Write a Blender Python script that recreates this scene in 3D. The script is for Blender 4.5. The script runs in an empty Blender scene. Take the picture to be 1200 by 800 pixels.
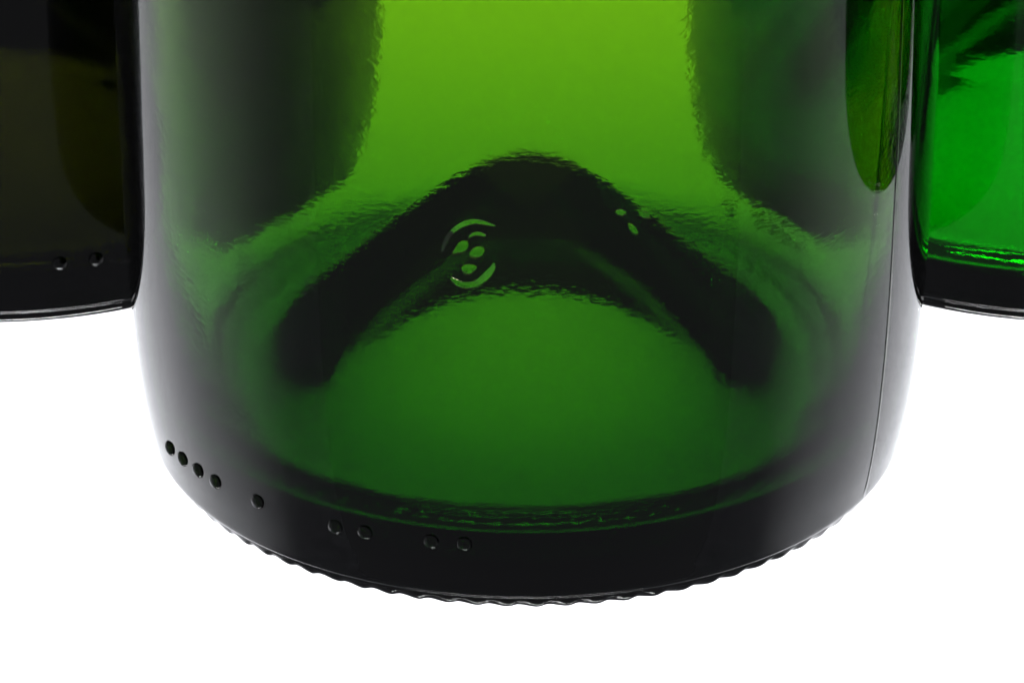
import bpy, math
import numpy as np
from mathutils import Vector, Matrix

# ------------------------------------------------------------------ scene, camera, light
S = bpy.context.scene
C = S.collection
MM = 0.001
S.render.engine = 'CYCLES'
cy = S.cycles
cy.max_bounces = 40; cy.transmission_bounces = 40; cy.glossy_bounces = 24
cy.diffuse_bounces = 3; cy.transparent_max_bounces = 16; cy.volume_bounces = 0
cy.caustics_reflective = True; cy.caustics_refractive = True
cy.blur_glossy = 0.0; cy.sample_clamp_indirect = 0.0; cy.sample_clamp_direct = 0.0
cy.use_denoising = True
S.view_settings.view_transform = 'Standard'; S.view_settings.look = 'None'
S.view_settings.gamma = 1.0; S.view_settings.exposure = 0.0
S.view_settings.use_curve_mapping = False

PITCH = math.radians(27.0); DIST = 750.19; AIM = Vector((-1.5, 0, 10.75))
cam = bpy.data.cameras.new('camera'); camo = bpy.data.objects.new('camera', cam); C.objects.link(camo)
cam.lens = 8510.2 * 1.016 / 1200 * 36; cam.sensor_width = 36; cam.clip_start = 0.01; cam.clip_end = 20
camo.location = (AIM + Vector((0, -DIST * math.cos(PITCH), DIST * math.sin(PITCH)))) * MM
camo.rotation_euler = (math.pi / 2 - PITCH, 0, 0)
S.camera = camo
LAMP_W = 21.5; SIDE = 0.60

W = bpy.data.worlds.new('World'); S.world = W; W.use_nodes = True
bg = W.node_tree.nodes['Background']
bg.inputs[0].default_value = (0.90, 0.92, 1.0, 1); bg.inputs[1].default_value = 0.15      # dim neutral studio

# three gridded softboxes under the sheet, washing the white backdrop behind and beside the bottles
for lx, ly, az, watt in ((0, 0.05, 0, LAMP_W), (-0.25, 0.05, -46, LAMP_W * SIDE), (0.25, 0.05, 46, LAMP_W * SIDE)):
    lamp = bpy.data.lights.new('softbox', 'AREA'); lamp.shape = 'RECTANGLE'; lamp.size = 0.6; lamp.size_y = 0.35
    lamp.energy = watt; lamp.color = (1.0, 1.0, 1.0); lamp.spread = math.radians(115)
    lampo = bpy.data.objects.new('softbox', lamp); C.objects.link(lampo)
    lampo.location = (lx, ly, -1.05)
    tgt = Vector((0.95 * math.sin(math.radians(az)), 0.95 * math.cos(math.radians(az)), -0.40))
    lampo.rotation_euler = (tgt - lampo.location).to_track_quat('-Z', 'Y').to_euler()

# ------------------------------------------------------------------ materials
def new_mat(name):
    m = bpy.data.materials.new(name); m.use_nodes = True
    nt = m.node_tree; nt.nodes.clear()
    return m, nt, nt.nodes, nt.links

def glass(name, sigma, bump=0.0, scale=(1, 1, 1), freq=600.0):
    """clear glass surface over an absorbing body; sigma = absorption per metre (r, g, b)"""
    m, nt, N, L = new_mat(name)
    out = N.new('ShaderNodeOutputMaterial')
    g = N.new('ShaderNodeBsdfGlass'); g.inputs['IOR'].default_value = 1.52
    g.inputs['Roughness'].default_value = 0.0; g.inputs['Color'].default_value = (1, 1, 1, 1)
    L.new(g.outputs[0], out.inputs['Surface'])
    v = N.new('ShaderNodeVolumeAbsorption'); d = max(sigma)
    v.inputs['Density'].default_value = d
    v.inputs['Color'].default_value = (1 - sigma[0] / d, 1 - sigma[1] / d, 1 - sigma[2] / d, 1)
    L.new(v.outputs[0], out.inputs['Volume'])
    if bump:
        tc = N.new('ShaderNodeTexCoord'); mp = N.new('ShaderNodeMapping')
        mp.inputs['Scale'].default_value = scale
        n = N.new('ShaderNodeTexNoise'); n.inputs['Scale'].default_value = freq
        n.inputs['Detail'].default_value = 2.0
        n2 = N.new('ShaderNodeTexNoise'); n2.inputs['Scale'].default_value = freq * 0.12
        n2.inputs['Detail'].default_value = 1.0
        ad = N.new('ShaderNodeMath'); ad.operation = 'MULTIPLY_ADD'; ad.inputs[1].default_value = 4.0
        L.new(tc.outputs['Object'], n2.inputs['Vector']); L.new(n2.outputs['Fac'], ad.inputs[0]); L.new(n.outputs['Fac'], ad.inputs[2])
        b = N.new('ShaderNodeBump'); b.inputs['Strength'].default_value = 1.0
        b.inputs['Distance'].default_value = bump * MM
        L.new(tc.outputs['Object'], mp.inputs[0]); L.new(mp.outputs[0], n.inputs['Vector'])
        at = N.new('ShaderNodeAttribute'); at.attribute_name = 'inside'      # only the blown inner skin is wavy
        mu = N.new('ShaderNodeMath'); mu.operation = 'MULTIPLY'
        L.new(ad.outputs[0], mu.inputs[0]); L.new(at.outputs['Fac'], mu.inputs[1])
        L.new(mu.outputs[0], b.inputs['Height']); L.new(b.outputs[0], g.inputs['Normal'])
    return m

def backdrop_mat():
    m, nt, N, L = new_mat('white_backdrop_paper')
    out = N.new('ShaderNodeOutputMaterial'); e = N.new('ShaderNodeBsdfDiffuse')
    e.inputs[0].default_value = (0.342, 0.346, 0.362, 1)
    L.new(e.outputs[0], out.inputs[0])
    return m

def clear_sheet():
    m, nt, N, L = new_mat('clear_glass_sheet')
    out = N.new('ShaderNodeOutputMaterial'); g = N.new('ShaderNodeBsdfGlass')
    g.inputs['IOR'].default_value = 1.49; g.inputs['Roughness'].default_value = 0.0
    g.inputs['Color'].default_value = (1, 1, 1, 1)
    L.new(g.outputs[0], out.inputs[0])
    return m

BUMP = 0.015                                  # mm, ripple of the blown inner skin
GREEN = (462, 240, 1500)
M_green = glass('moss_green_glass', GREEN, BUMP, (1, 1, 1.8), 1150)
M_green_darkened = glass('moss_green_glass_darkened', (3000, 2200, 5000))  # denser than the body glass so dots look dark; shade put into colour
M_olive_darkened = glass('black_olive_glass_darkened', (4500, 4500, 6000))  # same darkening for the olive bottle's dots, shading carried by the colour
M_dark = glass('black_olive_glass', (540, 520, 950), BUMP, (1, 1, 1.8), 1150)
M_black = glass('black_glass', (2200, 2000, 2600), BUMP, (1, 1, 1.8), 1150)
M_emer = glass('emerald_glass', (850, 168, 700), BUMP, (1, 1, 1.8), 1150)

# ------------------------------------------------------------------ the setting: a clear sheet in front of a lit backdrop
def box_mesh(name, lo, hi, mat):
    v = [(x, y, z) for z in (lo[2], hi[2]) for (x, y) in ((lo[0], lo[1]), (hi[0], lo[1]), (hi[0], hi[1]), (lo[0], hi[1]))]
    f = [(3, 2, 1, 0), (4, 5, 6, 7), (0, 1, 5, 4), (1, 2, 6, 5), (2, 3, 7, 6), (3, 0, 4, 7)]
    me = bpy.data.meshes.new(name); me.from_pydata(v, [], f); me.materials.append(mat)
    o = bpy.data.objects.new(name, me); C.objects.link(o); return o
tab = box_mesh('table_surface', (-0.45, -0.30, -0.005), (0.45, 0.45, 0.0), clear_sheet())
tab['kind'] = 'structure'; tab['label'] = 'clear sheet the bottles stand on'
def cyclorama(R, half, z0, z1, n=72, t=0.004):
    v = []; f = []
    for i in range(n + 1):
        a = math.radians(-half + 2 * half * i / n)
        for r in (R, R + t):
            for z in (z0, z1): v.append((r * math.sin(a), r * math.cos(a), z))
    for i in range(n):
        b, c = 4 * i, 4 * i + 4
        f += [(b, b + 1, c + 1, c), (b + 2, c + 2, c + 3, b + 3), (b + 1, b + 3, c + 3, c + 1), (b, c, c + 2, b + 2)]
    f += [(0, 2, 3, 1), (4 * n, 4 * n + 1, 4 * n + 3, 4 * n + 2)]
    me = bpy.data.meshes.new('backdrop'); me.from_pydata(v, [], f); me.materials.append(backdrop_mat())
    o = bpy.data.objects.new('backdrop', me); C.objects.link(o); return o
bd = cyclorama(0.95, 120, -1.6, 0.2)
bd['kind'] = 'structure'; bd['label'] = 'lit white backdrop behind the bottles'

# ------------------------------------------------------------------ bottle profile (mm)
def spline(pts, step):
    """centripetal-ish Catmull-Rom through pts, resampled every step mm"""
    P = np.array(pts, float); P = np.vstack([2 * P[0] - P[1], P, 2 * P[-1] - P[-2]])
    out = []
    for i in range(1, len(P) - 2):
        p0, p1, p2, p3 = P[i - 1], P[i], P[i + 1], P[i + 2]
        t0 = 0; t1 = np.linalg.norm(p1 - p0) ** .5; t2 = t1 + np.linalg.norm(p2 - p1) ** .5; t3 = t2 + np.linalg.norm(p3 - p2) ** .5
        n = max(2, int(np.linalg.norm(p2 - p1) / step))
        for t in np.linspace(t1, t2, n, endpoint=False):
            a1 = (t1 - t) / (t1 - t0) * p0 + (t - t0) / (t1 - t0) * p1
            a2 = (t2 - t) / (t2 - t1) * p1 + (t - t1) / (t2 - t1) * p2
            a3 = (t3 - t) / (t3 - t2) * p2 + (t - t2) / (t3 - t2) * p3
            b1 = (t2 - t) / (t2 - t0) * a1 + (t - t0) / (t2 - t0) * a2
            b2 = (t3 - t) / (t3 - t1) * a2 + (t - t1) / (t3 - t1) * a3
            out.append((t2 - t) / (t2 - t1) * b1 + (t - t1) / (t2 - t1) * b2)
    out.append(P[-2])
    return out

KNURL = 0.28                      # depth of the knurling (mm)
def heel(n=2.91, R0=36.35, H=47.35):
    pts = []
    for t in np.linspace(0.0, math.pi / 2, 70):
        r = R0 + (40 - R0) * math.sin(t) ** (2 / n); z = H * (1 - math.cos(t) ** (2 / n))
        pts.append((r, z))
    return pts
HEEL = heel()
def outer_r(z):
    return float(np.interp(z, [p[1] for p in HEEL], [p[0] for p in HEEL])) + taper(z)
def taper(z):                                 # the body widens a little above the heel
    return 1.4 * (1 - math.exp(-max(z - 4.0, 0) / 30.0))

def body_profile():
    punt_out = spline([(0, 21.8), (3.0, 21.5), (5.6, 20.2), (9, 17.4), (14, 12.5), (18, 8.0), (21.0, 4.4), (23.6, 2.2), (26.5, 0.9), (30, 0.35), (32.4, 0.08), (33.6, 0.01), (34.8, 0.0)], 0.22)
    base = spline([(34.8, 0.0), (35.9, 0.06), (36.6, 0.27), (37.05, 0.65), (37.3, 1.1), (37.42, 1.5), (37.52, 1.75), (37.74, 1.93), (37.96, 2.05), (outer_r(2.15), 2.15)], 0.1)
    up = [(outer_r(z), z) for z in np.concatenate([np.arange(2.3, 50, 0.4), np.arange(50, 178, 2.0)])]
    sh = spline([(40, 180), (40, 186), (38.6, 198), (34, 213), (27, 228), (20, 243), (16, 256), (14.4, 272), (13.9, 294), (13.9, 299), (15.2, 300), (15.2, 309), (14.2, 310.6), (11.6, 310.6), (9.6, 309)], 0.8)
    ish = spline([(9.6, 309), (9.5, 290), (10.2, 270), (12.2, 255), (16.6, 241), (23.8, 225.5), (30.8, 211), (35.3, 197), (38.3, 185), (38.6, 170), (38.6, 120), (38.55, 80)], 1.0)
    ilow = spline([(38.55, 80), (38.25, 62), (37.7, 46), (36.9, 33), (36.1, 24), (35.05, 16), (34.05, 11.0), (32.8, 8.8), (31.2, 7.7), (29.7, 7.7), (27.8, 8.9), (23.3, 12.5), (17.1, 18.2)], 0.4)
    ilow = ilow[:-1] + spline([(17.1, 18.2), (14, 21.1), (11.3, 23.7), (9.3, 25.6), (7.9, 26.9), (6.6, 27.9), (5.0, 28.5), (2.8, 28.85), (0, 29.0)], 0.14)
    O = punt_out[:-1] + base[:-1] + up + sh[1:-1]
    I = ish[:-1] + ilow
    O = [(r + (taper(z) * min(max((r - 30) / 4, 0), 1) if z > 179 else 0), z) for r, z in O]
    I = [(r + taper(z) * min(max((r - 30) / 4, 0), 1), z) for r, z in I]
    return np.array(O), np.array(I)

def lathe(name, prof, n_out, seg, mats, teeth=0):
    """closed revolution of a profile that starts and ends on the axis; faces after n_out take slot 1"""
    th = np.arange(seg) * 2 * math.pi / seg
    rows = prof[1:-1]; nr = len(rows)
    V = np.empty((nr, seg, 3))
    V[..., 0] = rows[:, 0:1] * np.cos(th); V[..., 1] = rows[:, 0:1] * np.sin(th); V[..., 2] = rows[:, 1:2]
    if teeth:                                     # knurled bearing ring: leaning ridges moulded into the underside
        r_ = rows[:, 0:1]; z_ = rows[:, 1:2]; low = (np.arange(nr)[:, None] < n_out)
        wgt = np.clip((r_ - 31.5) / 1.8, 0, 1) * np.clip((1.55 - z_) / 0.7, 0, 1) * low
        q = (th * teeth / (2 * math.pi) - (r_ - 35) * 0.12) % 1.0
        rng = np.random.default_rng(4); amp = 0.75 + 0.5 * rng.random(teeth)
        w = np.where(q < .64, q / .64, (1 - q) / .36); w = w * w * (3 - 2 * w)           # slow rise, quick fall
        k = np.floor(th * teeth / (2 * math.pi) + 1e-6).astype(int) % teeth
        V[..., 2] += wgt * KNURL * (1 - w * amp[k][None, :].clip(0, 1))
    V = V.reshape(-1, 3)
    V = np.vstack([V, [[0, 0, prof[0][1]], [0, 0, prof[-1][1]]]]) * MM
    i = np.arange(nr - 1)[:, None]; j = np.arange(seg)[None, :]; k = (j + 1) % seg
    Q = np.stack([i * seg + j, i * seg + k, (i + 1) * seg + k, (i + 1) * seg + j], -1).reshape(-1, 4)
    a, b = nr * seg, nr * seg + 1
    F = Q.tolist()
    F += [(a, (q + 1) % seg, q) for q in range(seg)]
    F += [(b, (nr - 1) * seg + q, (nr - 1) * seg + (q + 1) % seg) for q in range(seg)]
    me = bpy.data.meshes.new(name); me.from_pydata(V.tolist(), [], F)
    ins = np.zeros(len(V), np.float32); zz = V[:, 2] / MM
    ins[n_out * seg:nr * seg] = 1 + 1.2 * np.clip((17 - zz[n_out * seg:nr * seg]) / 6, 0, 1); ins[-1] = 1
    me.attributes.new('inside', 'FLOAT', 'POINT').data.foreach_set('value', ins)
    for m in mats: me.materials.append(m)
    me.polygons.foreach_set('use_smooth', np.ones(len(F), bool))
    me.update(); me.validate()
    return me

O_, I_ = body_profile()
PROF = np.vstack([O_, I_]); N_OUT = len(O_)
THICK = PROF.copy()                           # the neighbours are blown with a heavier wall
for _p in THICK[N_OUT:]:
    if _p[1] < 60: _p[1] -= 2.4 * min((60 - _p[1]) / 30, 1)      # and a thinner floor
    if _p[0] > 30: _p[0] -= 1.5 * min((_p[0] - 30) / 4, 1) * min(max((_p[1] - 8) / 20, 0), 1)

def child(name, me, parent):
    o = bpy.data.objects.new(name, me); C.objects.link(o); o.parent = parent; return o

def mesh(name, v, f, mat, smooth=True):
    me = bpy.data.meshes.new(name); me.from_pydata([tuple(np.array(p) * MM) for p in v], [], f)
    me.materials.append(mat)
    for p in me.polygons: p.use_smooth = smooth
    me.update(); return me

def dot_mesh(mat, a=0.80, h=0.50, n=24, rings=6):
    v = [(0, 0, h)]; f = []
    for i in range(1, rings + 1):
        t = math.pi / 2 * i / rings
        for j in range(n):
            q = 2 * math.pi * j / n
            v.append((a * math.sin(t) * math.cos(q), a * math.sin(t) * math.sin(q), h * math.cos(t)))
    for j in range(n): f.append((0, 1 + j, 1 + (j + 1) % n))
    for i in range(rings - 1):
        for j in range(n):
            k = (j + 1) % n
            f.append((1 + i * n + j, 1 + (i + 1) * n + j, 1 + (i + 1) * n + k, 1 + i * n + k))
    last = 1 + (rings - 1) * n; m = len(v)
    for j in range(n): v.append((v[last + j][0], v[last + j][1], -0.12))
    for j in range(n):
        k = (j + 1) % n; f.append((last + j, m + j, m + k, last + k))
    f.append(tuple(m + j for j in reversed(range(n))))
    return mesh('embossed_dot', v, f, mat)

def seam_mesh(mat, w=0.38, h=0.05):
    zs = list(np.arange(2.6, 50, 1.0)) + [50, 80, 120, 160, 182]
    v = []; f = []
    for z in zs:
        r = outer_r(z)
        v += [(r - .02, -w, z), (r + h * .6, -w * .5, z), (r + h, 0, z), (r + h * .6, w * .5, z), (r - .02, w, z)]
    for i in range(len(zs) - 1):
        for j in range(5):
            k = (j + 1) % 5; f.append((5 * i + j, 5 * i + k, 5 * i + 5 + k, 5 * i + 5 + j))
    f += [(4, 3, 2, 1, 0), tuple(5 * (len(zs) - 1) + j for j in range(5))]
    return mesh('mould_seam', v, f, mat)

def mark_meshes(strokes, x0, z0, mat, tilt=14.0, sink=0.08, thick_top=True):
    """moulded strokes on the front of the wall, one mesh each, wedge-shaped so that they bend bright glass into view; (x0, z0) = the mark's middle"""
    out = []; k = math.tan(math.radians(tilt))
    def on(x, z):
        r = outer_r(z); y = -math.sqrt(r * r - x * x); return np.array([x, y, z]), np.array([x / r, y / r, 0.0])
    for st in strokes:
        S_ = np.array(spline(st, 0.12)); v = []; f = []
        d = np.gradient(S_[:, :2], axis=0); d /= np.linalg.norm(d, axis=1)[:, None]
        drop = np.linalg.norm(S_[0, :2] - S_[-1, :2]) < 2.2
        base = []
        for (x, y, hw), (dx, dy) in zip(S_, d):
            hw = max(hw, 0.03)
            base.append([on(x0 + x - dy * hw * sg, z0 + (y + dx * hw * sg) * 1.12) for sg in (1, -1)])
        zs = [p[2] for q in base for p, n in q]
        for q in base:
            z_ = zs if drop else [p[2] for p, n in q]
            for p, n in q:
                e = (p[2] - min(z_)) if thick_top else (max(z_) - p[2])  # slope added to deflect the view to the bright base, lighting the stroke
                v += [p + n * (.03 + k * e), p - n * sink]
        m = len(S_)
        for i in range(m - 1):                    # per station: left top, left bottom, right top, right bottom
            a, b = 4 * i, 4 * i + 4
            f += [(a + 2, b + 2, b, a), (a + 1, b + 1, b + 3, a + 3), (a, b, b + 1, a + 1), (a + 3, b + 3, b + 2, a + 2)]
        f += [(0, 1, 3, 2), (4 * m - 4, 4 * m - 2, 4 * m - 1, 4 * m - 3)]
        out.append(mesh('mark_stroke', v, f, mat, False))
    return out

def bottle(label, loc, rot, mat, darkened, dots=(), teeth=0, seams=(), marks=()):
    """dots = (angle, height); all angles are measured on the bottle, 0 = +x of the room"""
    root = bpy.data.objects.new('glass_bottle', None); C.objects.link(root)
    root.location = Vector(loc) * MM; root.empty_display_size = 0.02
    root['label'] = label; root['category'] = 'bottle'; root['group'] = 'wine bottles standing close together'
    b = child('body', lathe('body', PROF if teeth else THICK, N_OUT, 780 if teeth else 384, [mat], teeth), root)
    b.rotation_euler = (0, 0, math.radians(rot))
    if dots:
        dm = dot_mesh(darkened)
        for ang, z in dots:
            a = math.radians(ang); r = outer_r(z); dr = (outer_r(z + .3) - outer_r(z - .3)) / .6
            n = Vector((math.cos(a), math.sin(a), -dr)).normalized()
            o = child('embossed_dot', dm, root)
            o.location = (r * math.cos(a) * MM, r * math.sin(a) * MM, z * MM)
            o.rotation_euler = n.to_track_quat('Z', 'Y').to_euler()
    if seams:
        sm = seam_mesh(mat)
        for ang in seams:
            o = child('mould_seam', sm, root); o.rotation_euler = (0, 0, math.radians(ang))
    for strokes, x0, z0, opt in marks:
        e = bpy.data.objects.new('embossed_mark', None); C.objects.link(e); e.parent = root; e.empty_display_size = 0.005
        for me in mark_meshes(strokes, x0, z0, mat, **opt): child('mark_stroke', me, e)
    return root

DOTS = [(-156.0, 6.9), (-151.3, 7.2), (-146.6, 7.4), (-142.0, 7.5), (-132.6, 7.8), (-118.6, 8.0), (-113.8, 8.2), (-103.8, 8.4), (-99.0, 8.5),
        (52, 7.5), (45, 7.5), (41, 7.5), (37.5, 7.5), (33, 7.5)]
# the moulded marks on the front of the wall: strokes as (x, y, half width) in mm round the mark's middle
ROUND_MARK = [
    [(-2.53, 0.0, .10), (-2.3, .75, .18), (-1.75, 1.75, .2), (-1.03, 2.44, .22), (-.2, 2.9, .24), (.75, 3.09, .2), (1.7, 2.95, .14), (2.5, 2.75, .05)],
    [(-1.7, -2.45, .12), (-1.2, -2.8, .24), (-.56, -3.0, .27), (.3, -2.95, .28), (1.0, -2.6, .30), (1.7, -2.0, .33), (2.2, -1.35, .26), (2.44, -.8, .12)],
    [(.0, 1.55, .06), (.4, 1.85, .15), (1.0, 1.95, .17), (1.6, 1.8, .10)],
    [(-1.5, .0, .08), (-1.05, .3, .30), (-.6, .65, .48), (-.25, 1.0, .30), (-.15, 1.15, .08)],
    [(.15, -.15, .10), (.45, .05, .38), (.9, .25, .48), (1.3, .5, .30), (1.42, .6, .1)],
    [(-.7, -1.4, .10), (-.4, -1.45, .38), (0, -1.45, .46), (.4, -1.3, .30), (.75, -1.2, .08)]]
SPOT_MARK = [
    [(-1.5, .55, .08), (-1.15, .5, .26), (-.75, .4, .22), (-.5, .35, .06)],
    [(.7, .35, .08), (1.05, .1, .26), (1.45, -.1, .24), (1.7, -.25, .06)],
    [(-.3, -.7, .06), (.0, -1.0, .24), (.3, -1.4, .24), (.5, -1.7, .06)]]
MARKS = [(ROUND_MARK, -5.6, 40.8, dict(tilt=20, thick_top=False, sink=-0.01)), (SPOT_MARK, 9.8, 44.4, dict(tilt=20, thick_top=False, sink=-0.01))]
bottle('mid green glass bottle in front, with embossed dots and a domed base in view', (0, 0, 0), 0, M_green, M_green_darkened, DOTS, 78, (-28.4, 151.6), MARKS)
bottle('almost black olive glass bottle behind the front one, cut by the left edge', (-57.0, 61.6, 0), 20, M_dark, M_olive_darkened, [(-78, 8.1), (-72.3, 8.1)])
bottle('bright emerald glass bottle behind the front one, cut by the right edge', (58.8, 61.6, 0), 50, M_emer, M_green_darkened)
bottle('black glass bottle beyond the right edge, seen mirrored in the front bottle', (135, 26, 0), 80, M_black, M_olive_darkened)
